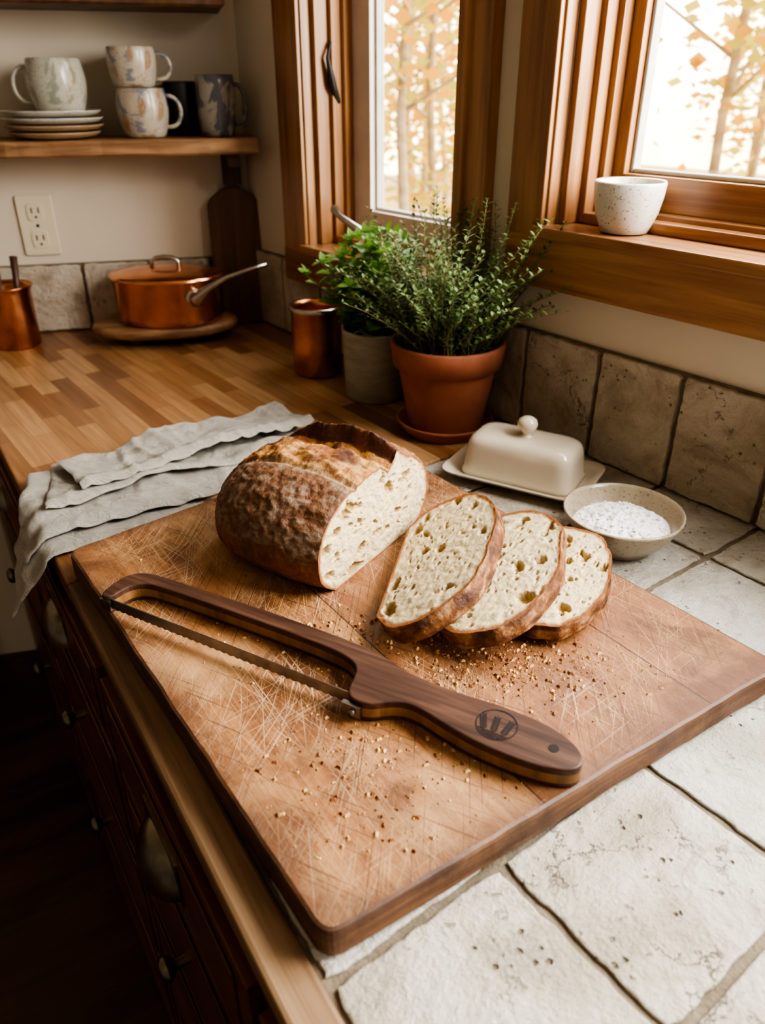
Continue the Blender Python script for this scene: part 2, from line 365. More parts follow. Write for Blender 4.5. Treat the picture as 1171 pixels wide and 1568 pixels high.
def window(x0,x1,z0,z1,cas,zb,st,rail,mull=None,sill=.04):
    b=B(); cw=cas
    cr=.067 if not mull else cas
    b.box((x0-cw,-.022,zb),(x0,0,z1+.09),0)
    b.box((x0-.022,-.030,z0),(x0-.004,0,z1+.02),0)
    b.box((x1,-.022,zb),(x1+cr,0,z1+.09),0); b.box((x1+.004,-.030,z0),(x1+.022,0,z1+.02),0)
    b.box((x0,-.022,z1),(x1,0,z1+.09),1)
    b.box((x0-.012,-sill,z0-.016),(x1+.012,.075,z0),1)
    b.box((x0-cw,-.024,zb),(x1+cr,-.001,z0-.016),1)
    for (ya,yb,t) in ((0,.118,.012),(.03,.118,.022),(.052,.118,.032)):
        b.box((x0,ya,z0),(x0+t,yb,z1),0); b.box((x1-t*.5,ya,z0),(x1,yb,z1),0)
        b.box((x0+t,ya,z1-t),(x1-t*.5,yb,z1),1)
        if ya>0: b.box((x0+t,ya,z0),(x1-t*.5,yb,z0+t*.7),1)
    xa,xb,za,zc=x0+.032,x1-.016,z0+.022,z1-.032
    divs=[xa,xb] if not mull else [xa]+mull+[xb]
    for i in range(len(divs)-1):
        p,q=divs[i],divs[i+1]
        b.box((p,.07,za),(p+st,.105,zc),2); b.box((q-(st if mull else .015),.07,za),(q,.105,zc),2)
        qq=q-(st if mull else .015)
        b.box((p+st,.07,za),(qq,.105,za+rail),3); b.box((p+st,.07,zc-rail),(qq,.105,zc),3)
        b.box((p+st,.082,za+rail),(p+st+.006,.1,zc-rail),5);b.box((p+st+.006,.082,za+rail),(qq,.1,za+rail+.006),5)
        b.add([(p+st,.092,za+rail),(qq,.092,za+rail),(qq,.092,zc-rail),(p+st,.092,zc-rail)],[(0,1,2,3)],4)
    return b
m_gasket=simple("window_gasket",(.45,.43,.38),None,20,.5)
b=window(XL0,XL1,.213,1.15,.098,.13,.054,.045)
b.box((-.62,.01,.213),(-.54,.04,.228),6); b.tube([(-.565,.02,.225),(-.57,.005,.245),(-.59,-.01,.262),(-.63,-.02,.280),(-.65,-.02,.292)],[.010,.010,.008,.006,.009],10,6)
b.tube([(-.721,.045,.47),(-.714,.03,.50),(-.714,.02,.545),(-.717,.03,.57)],[.007,.008,.004,.003],8,7)
b.done("window_1",[m_trim,m_trimh,m_white,m_white,m_glass,m_gasket,m_steel,m_black],P,WR,bevel=.002)
b=window(-.115,1.5,.325,1.25,.078,.237,.02,.045,[.62])
b.done("window_2",[m_trim,m_trimh,m_trim,m_trimh,m_glass,m_gasket,m_steel,m_black],P,WR,bevel=.002)

# ------------------------------------------------------------ counter
FD=Vector((-.54,.842)).normalized(); FN=Vector((.842,.54)).normalized(); F0=Vector((-.0595,.257))
def fp(q,off=0): p=F0+FD*q+FN*off; return (p.x,p.y)
GR=math.radians(127)
WN=tuple(-(R(WR,'Z')@Vector((0,1,0))))[:2]
poly_all=[fp(-1.2),tuple(wpt(2.2,-.001))[:2],tuple(wpt(-1.018,-.001))[:2],tuple(bpt(-.75,-.001))[:2]]
poly_all=clip(poly_all,fp(0),FN)
md=Vector((-.6,.8)); nd=Vector((.8,.6))
wd=clip(poly_all,tuple(md*.80),md)
b=B(); b.prism(wd,-.03,0,.003); b.done("butcher_block_countertop",m_butcher,(0,0,0),GR,True)
tl=clip(poly_all,tuple(md*.7985),-md)
TW=.0320
til=clip(tl,fp(0,TW),FN)
b=B(); b.prism(til,-.04,-.004,0,0)
nl=[.2884-.166*2,.2884-.166,.2884,.4546,.6206,.787,.953,1.12,1.286]; ml=[-.806,-.656,-.506,-.356,-.206,-.056,.094,.244,.394,.544,.694,.7985]
g=.0034
for i in range(len(nl)-1):
    for j in range(len(ml)-1):
        ps=[]
        for (a,c) in ((0,0),(1,0),(1,1),(0,1)):
            p=nd*(nl[i+a]+(g if a==0 else -g))+md*(ml[j+c]+(g if c==0 else -g)); ps.append((p.x,p.y))
        ps=clip(ps,fp(0,TW+.003),FN)
        if len(ps)>=3: ps=clip(ps,tuple(wpt(0,-.003))[:2],WN)
        if len(ps)<3: continue
        ar=abs(sum(ps[k][0]*ps[(k+1)%len(ps)][1]-ps[(k+1)%len(ps)][0]*ps[k][1] for k in range(len(ps))))/2
        if ar<2e-4: continue
        q=[]
        for k in range(len(ps)):
            a=Vector(ps[k]);c=Vector(ps[(k+1)%len(ps)]); ln=(c-a).length; nn=max(1,int(ln/.006))
            e=(c-a).normalized() if ln>0 else Vector((1,0)); pn=Vector((-e.y,e.x))
            for t in range(nn):
                p=a+(c-a)*t/nn; w=.0016*noise.noise(Vector((p.x*45,p.y*45,i*3+j)))+.0016*noise.noise(Vector((p.x*150,p.y*150,i*3+j)))
                dd=min(t,nn-t)/nn*ln; w+=.0028*max(0,1-dd/.008)
                q.append(tuple(p+pn*w))
        z=random.uniform(-.0008,.0)
        b.prism(q,-.005,z,.0020,1+random.choice([0,0,1,1,2]))
b.done("tiled_countertop",[m_grout]+m_tiles,(0,0,0),GR,True)
b=B(); tr_=clip(tl,fp(0,TW-.0005),-FN); b.prism(tr_,-.022,.001,.004,0); b.done("trim_1",m_edge,(0,0,0),math.atan2(FD.y,FD.x),True)
Mx=Matrix(((1,0,0,0),(0,0,-1,0),(0,1,0,0),(0,0,0,1)))
def splash(xs,top,name,loc,rot):
    b=B(); b.box((xs[0]-.004,-.006,.0005),(xs[-1]+.004,-.0005,top+.002),0)
    for i in range(len(xs)-1):
        q=[];cs=[(xs[i]+.003,.003),(xs[i+1]-.003,.003),(xs[i+1]-.003,top),(xs[i]+.003,top)]
        for k in range(4):
            a=Vector(cs[k]);c=Vector(cs[(k+1)%4]);ln=(c-a).length;nn=max(1,int(ln/.008));e=(c-a)/ln;pn=Vector((-e.y,e.x))
            for t in range(nn):
                p=a+(c-a)*t/nn; dd=min(t,nn-t)/nn*ln
                q.append(tuple(p+pn*(.0016*noise.noise(Vector((p.x*60,p.y*60,i+.5)))+.0012*noise.noise(Vector((p.x*160,p.y*160,i+.5)))+.0025*max(0,1-dd/.008)+.0008)))
        b.prism(q,.004,.014+random.uniform(-.001,.001),.002,1+i%2,Mx)
    b.done(name,[m_grout]+m_wtiles,loc,rot)
splash([-1.003,-.87,-.72,-.57,-.42,-.28,-.14,0.0,.135,.27,.41,.55,.69,.83,.97,1.1,1.25,1.4,1.55,1.7,1.85,2.0,2.15],.166,"trim_2",P,WR)
splash([-1.28,-1.13,-.98,-.83,-.68,-.53,-.385,-.24,-.1,-.015],.148,"trim_3",C,BR)

# ------------------------------------------------------------ base cabinet
CR=math.atan2(FD.y,FD.x); CP=(F0.x,F0.y,0)
cabpoly=clip(clip(poly_all,fp(0,.008),FN),fp(-1.1),FD)
cabpoly=clip(cabpoly,tuple(bpt(0,-.032))[:2],tuple(R(BR,'Z')@Vector((0,-1,0)))[:2]); cabpoly=clip(cabpoly,tuple(wpt(0,-.003))[:2],WN)
Minv=(Matrix.Translation(CP)@R(CR,'Z')).inverted()
lp=[tuple((Minv@Vector((p[0],p[1],0))))[:2] for p in cabpoly]
b=B(); b.prism(lp,-.898,-.0405,0,0)
xs=[-1.05,-.6,-.20,.05,.45,.88,1.31]
for i in range(len(xs)-1):
    a,c=xs[i]+.010,xs[i+1]-.010
    for z0,z1 in ((-.175,-.050),(-.375,-.19),(-.62,-.39),(-.85,-.635)):
        b.box((a,-.010,z0),(c,.004,z1),0)
        b.box((a+.025,.004,z0+.018),(c-.025,.007,z1-.018),0)
    xm=(a+c)/2
    b.grid(lambda u,v:(xm+.046*math.cos(u*pi)*(.3+.7*math.sin(v*pi/2)**.5 if v>0 else .3),.006+.026*math.sin(u*pi)*math.sin(v*pi/2)**.6,-.088-.042*v),18,10,1)
    b.prism([(xm-.05,-.134),(xm+.05,-.134),(xm+.045,-.082),(xm-.045,-.082)],.007,.009,0,1,Matrix(((1,0,0,0),(0,0,1,0),(0,1,0,0),(0,0,0,1))))
    for zz in (-.28,-.5):
        b.lathe([(.0,.030),(.010,.029),(.014,.024),(.014,.020),(.006,.013),(.006,0)],20,1,Tr((xm,.006,zz))@R(-pi/2,'X'))
b.done("kitchen_cabinet",[m_cab,m_brass],CP,CR,bevel=.002)

# ------------------------------------------------------------ cutting board
BDR=math.radians(-54.7); BL=(-.364,.753,0)
MB=Tr(BL)@R(BDR,'Z')
b=B(); pl0=roundpoly([(0,0),(.567,0),(.589,.486),(-.056,.469)],.016,6); pl=[]
for i in range(len(pl0)):
    a=Vector(pl0[i]);c=Vector(pl0[(i+1)%len(pl0)]);ln=(c-a).length;nn=max(1,int(ln/.012));e=(c-a).normalized();pn=Vector((-e.y,e.x))
    for t in range(nn):
        p=a+(c-a)*t/nn; pl.append(tuple(p+pn*(.0011*noise.noise(Vector((p.x*30,p.y*30,2)))+.0006*noise.noise(Vector((p.x*110,p.y*110,2))))))
b.prism(pl,.001,.030,.0036,0,None,1)
b.done("cutting_board",[m_board,m_boardside],BL,BDR)
ZB=.030

# ------------------------------------------------------------ bread
def sect(t):
    c,s=math.cos(t),math.sin(t)
    u=.120*math.copysign(abs(c)**.88,c)
    z=.048+(.068*abs(s)**.92 if s>=0 else -.062*abs(s)**.8)
    if z<.0: z=0.0
    return u,z
def mkholes(seed,n=110):
    r=random.Random(seed); H=[]
    for i in range(n):
        t=r.uniform(0,2*pi); u,z=sect(t); k=math.sqrt(r.random())*.88
        sz=r.choice([.0022,.0028,.0035,.005,.0075,.011]) if r.random()<.42 else r.uniform(.0014,.0032)
        H.append((u*k,.05+(z-.05)*k,sz,r.uniform(.35,.8),r.uniform(-.8,.8)))
    return H
def hole(H,u,z):
    d=0
    for (a,c,s,e,an) in H:
        dx=u-a;dz=z-c
        if abs(dx)>s*1.3 or abs(dz)>s*1.3: continue
        x=dx*math.cos(an)+dz*math.sin(an); y=(-dx*math.sin(an)+dz*math.cos(an))/e
        q=(x*x+y*y)/(s*s)*(1+.6*noise.noise(Vector((u*300,z*300,1))))
        if q<1: d=max(d,min(s*1.1,.008)*(1-q**2))
    return d
CR1=(.52,.37,.17);CR2=(.74,.625,.40)
def lerp(a,b,k): k=max(0,min(1,k)); return [a[i]*(1-k)+b[i]*k for i in range(3)]
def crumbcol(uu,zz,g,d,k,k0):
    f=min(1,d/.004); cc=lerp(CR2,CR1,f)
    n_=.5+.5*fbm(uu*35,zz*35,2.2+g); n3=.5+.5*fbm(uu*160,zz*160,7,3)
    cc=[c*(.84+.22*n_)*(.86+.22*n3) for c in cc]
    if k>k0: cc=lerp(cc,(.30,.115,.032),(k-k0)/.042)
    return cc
def face(b,H,g,y,sgn,M,scl=1,mi=1,NR=64,NT=230,sd=0):
    def fn(u,v):
        t=u*2*pi; su,sz=sect(t)
        wob=1+.035*fbm(math.cos(t)*2+sd,math.sin(t)*2,g*5+.3)
        su*=g*wob;sz*=g**.7*wob
        k=1-(1-v)**1.15 if v<1 else 1
        cz=.05*g; uu=su*k; zz=cz+(sz-cz)*k
        d=hole(H,uu,zz) if k<.95 else 0
        d+=.0012*(fbm(uu*120,zz*120,g)+.3)*(1 if k<.97 else 0)
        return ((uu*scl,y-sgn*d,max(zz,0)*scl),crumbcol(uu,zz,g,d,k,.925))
    b.grid(fn,NT,NR,mi,True,M,True)
def crustcol(u,y,z,t):
    n=.5+.5*fbm(u*32,y*32,z*32+3,6); n2=.5+.5*fbm(u*170+4,y*110,z*170,5); n4=.5+.5*fbm(u*60+4,y*24,z*70,4)
    brown=(.30,.105,.030); dark=(.070,.022,.009); gold=(.48,.215,.058); flour=(.31,.235,.16); pale=(.60,.36,.135)
    c=lerp(brown,dark,(n-.38)*1.5)
    if u<-.03:
        k=max(0,min(1,(z-.036)/.022)); c=lerp(c,(.155,.068,.030),k*.8); c=lerp(c,flour,k*max(0,min(.62,(n2*.6+n4*.5-.48)*3.4)))
    elif u>.05: c=lerp(c,gold,.35); c=lerp(c,flour,max(0,n2-.4)*1.5)
    if z>.066 and -.041<u<.034:
        w=min(1,(u+.041)/.005); g_=lerp(gold,pale,(n2-.4)*2.5+.1); g_=lerp(g_,brown,(n4-.48)*4); g_=lerp(g_,(.10,.033,.012),(n-.57)*5); c=lerp(c,g_,w)
    if .030<u<.048 and z>.075: c=lerp(brown,dark,.45+n)
    if -.048<u<-.040 and z>.06: c=lerp(c,pale,.35)
    if z<.012: c=lerp(brown,dark,.5)
    return c
def ysc(y):
    q=abs((y+.065)/.127); return max(0,1-q**2.5)**(1/2.5)
LO=Vector((-.005,.742,ZB))
LM=Tr(LO)@R(math.radians(57),'Z')
b=B()
def body(u,v):
    t=u*2*pi
    yy=-.1915*math.sin(v*pi/2); g=max(ysc(yy),.0)
    su,sz=sect(t); wob=1+.025*fbm(math.cos(t)*2,math.sin(t)*2,ysc(0)*5+.3)
    uu=su*g*wob; zz=sz*g**.7*wob if g>0 else .0
    if g<=0: uu=0; zz=.035
    n_=.0022*fbm(uu*25,yy*25,zz*25,5)+.0013*fbm(uu*120,yy*120,zz*120,3)
    top=max(0,min(1,(zz-.055)/.03)); ey=max(0,min(1,(yy+.155)/.05))
    w_=uu-.038-.004*noise.noise(Vector((yy*18,1,1)))
    e=.019*math.exp(-(w_/(.015 if w_>0 else .0032))**2)*top*(1+.35*noise.noise(Vector((yy*30,0,3)))+.12*noise.noise(Vector((yy*140,0,3))))*ey*(.62+.38*min(1,-yy/.03))
    gr=-.009*math.exp(-((uu-.022)/.011)**2)*top*ey-.004*math.exp(-((uu+.043)/.004)**2)*top
    gr+=.0045*fbm(uu*80,yy*34,3,5)*top*(1 if -.04<uu<.03 else 0)
    if v<.01: n_=0
    z=zz+n_+e+gr
    if zz<=.001: z=0
    return ((uu+n_*math.copysign(1,uu),-yy,max(0,z)),crustcol(uu,yy,zz,t))
b.grid(body,360,160,0,True,LM,True)
H3=mkholes(3,130)
def lface(u,v):
    g=ysc(0); (bx,by,bz),_=body(u,0.0)
    k=1-(1-v)**1.15 if v<1 else 1
    uu=bx*k; zz=.05*g+(bz-.05*g)*k
    d=hole(H3,uu,zz) if k<.95 else 0
    d+=.0012*(fbm(uu*120,zz*120,g)+.3)*(1 if k<.97 else 0)
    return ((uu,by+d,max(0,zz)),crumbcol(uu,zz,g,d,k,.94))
b.grid(lface,360,80,1,True,LM,True)
b.done("sourdough_loaf",[m_bread,m_crumb],tuple(LO),math.radians(57),True)
def slice_(seed,mid,azd,tilt,scl,th=.018,g=.95):
    b=B(); H=mkholes(seed,115)
    M=Tr(Vector(mid))@R(math.radians(90-azd),'Z')@R(math.radians(tilt),'X')
    face(b,H,g,0,1,M,scl,1,sd=seed); face(b,mkholes(seed+50,90),g,-th,-1,M,scl,1,40,160,sd=seed)
    def rim(u,v):
        t=u*2*pi; su,sz=sect(t); wob=1+.035*fbm(math.cos(t)*2+seed,math.sin(t)*2,g*5+.3)
        bul=1+.012*math.sin(v*pi)+.012*fbm(math.cos(t)*8,math.sin(t)*8,v*2)*math.sin(v*pi)
        uu=su*g*wob*bul; zz=sz*g**.7*wob
        if zz>.005: zz=.05+(zz-.05)*bul
        n=.5+.5*fbm(uu*50,v*3+seed,zz*50,5)
        cc=lerp((.38,.15,.040),(.085,.028,.010),(n-.2)*1.8)
        if n<.36: cc=lerp(cc,(.44,.31,.17),.5)
        if zz<.006: cc=[.30,.125,.036]
        return ((uu*scl,-th*v,max(0,zz)*scl),cc)
    b.grid(rim,230,9,0,True,M,True)
    return b.done("bread_slice",[m_bread,m_crumb],tuple(mid),0,True)
def sl(seed,x,y,azd,ti,scl,th): slice_(seed,(x,y,ZB+.0012+th*math.cos(math.radians(ti))),azd,90-ti,scl,th)
sl(11,.012,.688,12,30,1.06,.020)
sl(23,.076,.682,17,21,1.03,.018)
sl(37,.143,.690,20,8,.87,.016)

# ------------------------------------------------------------ bow saw bread knife
SO=(-.281,.645,ZB+.0008); SR=math.atan2(-.472,.881)
out=[(0,-.009),(-.003,.012),(-.001,.030),(.008,.040),(.022,.045),(.10,.047),(.20,.048),(.275,.046),(.305,.040),(.325,.033),(.35,.030),(.38,.030),(.41,.0315),(.44,.031),(.465,.026),(.482,.017),(.490,.006),(.489,-.004),(.48,-.011),(.462,-.016),(.44,-.0175),(.41,-.016),(.38,-.010),(.355,-.003),(.34,-.003),(.327,-.010),(.318,-.018),(.306,-.021),(.296,-.018),(.290,-.008),(.288,.006),(.283,.018),(.270,.025),(.25,.028),(.20,.030),(.10,.030),(.04,.029),(.025,.026),(.017,.018),(.014,.008),(.013,-.006),(.008,-.010)]
def smoothpoly(p,it=1):
    for _ in range(it):
        q=[]
        for i in range(len(p)):
            a=Vector(p[i]);c=Vector(p[(i+1)%len(p)]); q.append(tuple(a*.75+c*.25)); q.append(tuple(a*.25+c*.75))
        p=q
    return p
b=B(); sp=smoothpoly(out,2)[::-1]
b.prism(sp,0,.020,.0016,0)
nb=74; y0=-.0075; vs=[];fs=[]
for i in range(nb+1):
    x=.004+.296*i/nb; yb=y0-.004*i/nb; tz=.0055+(.0015 if i%2 else 0)
    vs+= [(x,yb,.0165),(x,yb-.0012,tz),(x,yb+.0012,.0165),(x,yb+.0008,tz)]
for i in range(nb):
    a=i*4; c=a+4
    fs+=[(a,c,c+1,a+1),(a+2,a+3,c+3,c+2),(a,a+2,c+2,c),(a+1,c+1,c+3,a+3)]
b.add(vs,fs,1,False)
b.box((.001,-.0115,.004),(.014,-.0085,.016),1); b.box((.292,-.024,.004),(.310,-.0195,.016),1)
b.lathe([(0,.003),(.0025,.003),(.003,.001),(.003,0)],16,1,Tr((.303,-.024,.010))@R(pi/2,'X'))
cx,cy=.418,.009
def disc(x,y,r,z,n=28): b.add([(x+r*math.cos(2*pi*i/n),y+r*math.sin(2*pi*i/n),z) for i in range(n)],[tuple(range(n))],2)
def ringf(x,y,r0,r1,z,n=40):
    vs=[];fs=[]
    for i in range(n):
        a=2*pi*i/n; vs+=[(x+r0*math.cos(a),y+r0*math.sin(a),z),(x+r1*math.cos(a),y+r1*math.sin(a),z)]
    for i in range(n):
        j=(i+1)%n; fs.append((2*i,2*i+1,2*j+1,2*j))
    b.add(vs,fs,2)
disc(.466,.006,.0042,.0203)
ringf(cx,cy,.0160,.0172,.0203)
# three wheat ears: stem plus paired pointed grains, over furrow lines
for (ox,an) in ((-.0085,.38),(0.0,.12),(.0085,-.14)):
    M0=Tr((cx+ox,cy-.007,.0203))@R(an,'Z')
    b.add([(-.0003,-.004,0),(.0003,-.004,0),(.0003,.017,0),(-.0003,.017,0)],[(0,1,2,3)],2,False,M0)
    for j in range(6):
        for sd in (-1,1):
            M=M0@Tr((sd*.0017,.0005+j*.0027,0))@R(-sd*.55,'Z')
            p=M@Vector((0,0,0))
            if (p.x-cx)**2+(p.y-cy)**2>.0146**2: continue
            b.add([(0,-.0021,0),(.00115,0,0),(0,.0023,0),(-.00115,0,0)],[(0,1,2,3)],2,False,M)
for k in range(4):
    yy=cy-.0085-k*.0018; hw=math.sqrt(max(0,.0155**2-(yy-cy)**2))
    b.add([(cx-hw,yy,.0203),(cx+hw,yy-.001,.0203),(cx+hw,yy-.0016,.0203),(cx-hw,yy-.0008,.0203)],[(0,1,2,3)],2)
b.done("bow_bread_saw",[m_walnut,m_blade,m_burn],SO,SR)
SI=(Tr(SO)@R(SR,'Z')).inverted()
def inpoly(x,y,p):
    c=False
    for i in range(len(p)):
        x1,y1=p[i-1];x2,y2=p[i]
        if (y1>y)!=(y2>y) and x<(x2-x1)*(y-y1)/(y2-y1)+x1: c=not c
    return c
b=B(); rr=random.Random(5)
for i in range(2100):
    k=rr.random()
    if k<.5: x=rr.gauss(.115,.05);y=rr.gauss(.550,.026)
    elif k<.68: x=rr.gauss(.0,.05);y=rr.gauss(.43,.035)
    elif k<.88: x=rr.gauss(-.05,.06);y=rr.gauss(.605,.018)
    else: x=rr.gauss(.05,.12);y=rr.gauss(.5,.09)
    q=MB.inverted()@Vector((x,y,0))
    if not(.01<q.x<.555 and .01<q.y<.46): continue
    q=SI@Vector((x,y,0))
    if inpoly(q.x,q.y,out) or (0<q.x<.31 and abs(q.y+.008)<.008): continue
    s=rr.choice([.0003,.0003,.0004,.0005,.0007,.0009,.0016])
    M=Tr((x,y,ZB+s*.5+.0002))@R(rr.uniform(0,6),'Z')
    w=s*rr.uniform(.8,1.8)
    b.add([(-w,-s,-s*.5),(w,-s*.7,-s*.5),(w*.7,s,-s*.5),(-w,s*.8,-s*.4),(-w*.5,-s*.3,s*.7),(w*.5,s*.2,s*.6)],[(3,2,1,0),(0,1,5,4),(1,2,5),(2,3,4,5),(3,0,4)],rr.choice([0,0,1]),False,M)
m_cr1=simple("crumb_gold",(.66,.45,.22),(.5,.28,.11),50,.8); m_cr2=simple("crumb_brown",(.25,.10,.035),None,50,.8)
b.done("bread_crumbs",[m_cr1,m_cr2])

# ------------------------------------------------------------ linen towel
b=B()
def sheet(c,z0,seed,amp=.003,nu=130,nv=70,th=.005,jag=.014,fold=0,flare=.0,low=.0):
    c=[Vector((p[0],p[1])) for p in c]
    def fn(u,v,side):
        p=(c[0]*(1-u)+c[1]*u)*(1-v)+(c[3]*(1-u)+c[2]*u)*v
        p=p+Vector((noise.noise(Vector((p.x*8,p.y*8,seed))),noise.noise(Vector((p.x*8,p.y*8,seed+9)))))*jag
        p=p+Vector((noise.noise(Vector((p.x*3.2,p.y*3.2,seed+4))),noise.noise(Vector((p.x*3.2,p.y*3.2,seed+7)))))*low
        q=Vector((p.x*.83+p.y*.56,p.y*.83-p.x*.56))
        rid=1-abs(noise.noise(Vector((q.x*5,q.y*16,seed))))*2.6
        rid2=1-abs(noise.noise(Vector((q.x*24+3,q.y*11,seed))))*3.2
        z=z0+amp*(fbm(p.x*11,p.y*11+seed,seed,3)*1.1+.8*max(0,rid)+.55*max(0,rid2))
        z+=fold*math.exp(-((v-.10)/.09)**2)
        edge=min(u,1-u,v,1-v); r=min(1,edge/.03); h=th*.5*math.sqrt(max(0,1-(1-r)**2))
        d=(Vector(fp(0))-p).dot(FN)
        z=max(z,.0015+th*.5)
        if d>-.006:
            e=d+.006; p=p+FN*max(0,e-.012)*(1-flare)
            z=z-max(0,e-.004)*(1-.35*flare)
            o_=min(1,max(0,e)/.01)
            return Vector((p.x,p.y,z))+Vector((-FN.x,-FN.y,0))*o_*(h*side+.004+.005*noise.noise(Vector((u*9,v*9,seed))))+Vector((0,0,1))*(1-o_)*h*side
        return Vector((p.x,p.y,z+h*side))
    b.grid(lambda u,v:fn(u,v,1),nu,nv); b.grid(lambda u,v:fn(1-u,v,-1),nu,nv)
sheet([(-.472,.735),(-.268,.868),(-.13,1.10),(-.49,.97)],.004,1.3,.004,flare=.6)
sheet([(-.452,.800),(-.240,.930),(-.125,1.12),(-.495,.97)],.010,2.7,.007,jag=.022,fold=.004,flare=.6,low=.03)
sheet([(-.436,.850),(-.116,1.106),(-.175,1.220),(-.480,1.0)],.018,14.1,.008,jag=.018,fold=.006,low=.03,flare=.4)
sheet([(-.39,.898),(-.112,1.118),(-.170,1.215),(-.455,.995)],.028,16.2,.009,jag=.016,fold=.007,low=.022)
b.done("linen_towel",m_linen)

# ------------------------------------------------------------ butter dish
b=B(); BO=(.203,.998,0.0008); BT=math.radians(-30)
def rrect(w,h,r,n=6):
    w*=1.03;h*=1.03
    return roundpoly([(-w/2,-h/2),(w/2,-h/2),(w/2,h/2),(-w/2,h/2)],r,n)
def loft(rings,mi=0,cap0=True,cap1=True):
    vs=[];fs=[];n=len(rings[0][0])
    for (pl,z) in rings: vs+= [(p[0],p[1],z) for p in pl]
    for k in range(len(rings)-1):
        for i in range(n):
            j=(i+1)%n; fs.append((k*n+i,k*n+j,(k+1)*n+j,(k+1)*n+i))
    if cap0: fs.append(tuple(range(n))[::-1])
    if cap1: fs.append(tuple((len(rings)-1)*n+i for i in range(n)))
    b.add(vs,fs,mi,True)
loft([(rrect(.13,.07,.02),0),(rrect(.14,.08,.02),.002),(rrect(.175,.108,.022),.007),(rrect(.200,.130,.024),.015),(rrect(.205,.134,.025),.0175),(rrect(.202,.131,.024),.0185),(rrect(.178,.108,.02),.012),(rrect(.165,.095,.02),.009)])
loft([(rrect(.160,.090,.02),.0095),(rrect(.160,.090,.02),.014),(rrect(.156,.086,.022),.020),(rrect(.152,.082,.022),.045),(rrect(.149,.079,.024),.055),(rrect(.143,.073,.024),.0615),(rrect(.132,.062,.024),.0655),(rrect(.115,.046,.02),.067)])
b.lathe([(.013,.066),(.007,.068),(.006,.072),(.009,.075),(.0135,.080),(.0145,.086),(.012,.092),(.006,.0955),(.0001,.0965)],32)
b.done("butter_dish",m_cream,BO,BT)
b=B(); b.lathe([(.0001,.002),(.034,.002),(.037,0),(.040,.001),(.041,.005),(.055,.018),(.066,.035),(.0715,.046),(.072,.049),(.0695,.0495),(.067,.045),(.060,.030),(.048,.016),(.03,.009),(.0001,.007)],64,0,None,True,.012)
def salz(x,y):
    v=math.hypot(x,y)/.058
    return .028+.013*(1-v**2)+(.005*fbm(x*90,y*90,1)+.0015*noise.noise(Vector((x*400,y*400,4))))*(1-min(1,v)**8)
def sw(u): return 1+.06*noise.noise(Vector((math.cos(u*2*pi)*2,math.sin(u*2*pi)*2,0)))
b.grid(lambda u,v:(.058*v*math.cos(u*2*pi)*sw(u),.058*v*math.sin(u*2*pi)*sw(u),salz(.058*v*math.cos(u*2*pi),.058*v*math.sin(u*2*pi))),90,45,1,True,None,True)
rr=random.Random(3)
for i in range(420):
    a=rr.uniform(0,2*pi);q=.054*math.sqrt(rr.random()); x,y=q*math.cos(a),q*math.sin(a); s=rr.uniform(.0007,.0022)
    M=Tr((x,y,salz(x,y)+s*.15))@R(rr.uniform(0,6),'Z')@R(rr.uniform(-.45,.45),'X')
    b.box((-s,-s*.8,-s*.2),(s,s*.8,s*.2),1,M)
b.done("salt_bowl",[m_bowl,m_salt],(.293,.815,.0008))

# ------------------------------------------------------------ pots and herbs
def leaf(b,M,l,w,mi,fold=.3):
    b.add([(0,0,0),(w*.45,l*.3,fold*w*.4),(w*.5,l*.6,fold*w*.4),(0,l,-.1*l),(-w*.5,l*.6,fold*w*.4),(-w*.45,l*.3,fold*w*.4),(0,l*.35,0),(0,l*.65,-.02*l)],
      [(0,1,6),(1,2,7,6),(2,3,7),(0,6,5),(6,7,4,5),(7,3,4)],mi,True,M)
def orient(p,d,roll=0):
    d=Vector(d).normalized(); q=d.to_track_quat('Y','Z'); return Tr(p)@q.to_matrix().to_4x4()@R(roll,'Y')
def pusher(o,mg=.034):
    def push(p):
        w=Vector((o[0],o[1],0))+p; d=(w-Vector((P[0],P[1],0))).dot(Vector((.788,.616,0)))
        if d>-mg: p=p-Vector((.788,.616,0))*(d+mg)
        return p
    return push
rr=random.Random(12)
OP=(-.012,1.345); push=pusher(OP,.045)
b=B(); b.lathe([(.0001,0),(.052,0),(.055,.003),(.0575,.06),(.0595,.118),(.061,.122),(.0595,.126),(.055,.125),(.053,.108)],56,0,None,True,.008)
b.lathe([(.0001,.112),(.03,.112),(.054,.109)],30,1)
for i in range(74):
    a=rr.uniform(0,2*pi); rad=rr.uniform(.003,.045); x,y=rad*math.cos(a),rad*math.sin(a)
    h=rr.uniform(.06,.175); lean=rr.uniform(.12,.52)*(rad/.04)*(1.0 if math.cos(a)<.3 else .5); pts=[]
    for k in range(7):
        t=k/6; pts.append(push(Vector((x+math.cos(a)*lean*h*t*t*1.2+.004*math.sin(t*5+i)-.006*t,y+math.sin(a)*lean*h*t*t*1.2,.108+h*t*(1-.2*lean*t)))))
    b.tube(pts,[.0015*(1-.5*k/6) for k in range(7)],5,3)
    nl_=int(h/.017)
    for k in range(1,nl_+1):
        t=k/nl_; kk=min(5,int(t*6)); p=pts[kk].lerp(pts[kk+1],t*6-kk) if kk<6 else pts[6]
        for sd in (0,pi):
            th=k*pi/2+sd+i; l=rr.uniform(.024,.042)*(1-.25*t)
            b_d=(math.cos(th),math.sin(th),rr.uniform(.0,.7)); leaf(b,orient(p,b_d,rr.uniform(-.4,.4)),l,l*.66,2)
    leaf(b,orient(pts[6],(math.cos(a)*.3,math.sin(a)*.3,1)),.022,.014,2); leaf(b,orient(pts[6],(math.cos(a+2),math.sin(a+2),.6)),.024,.016,2)
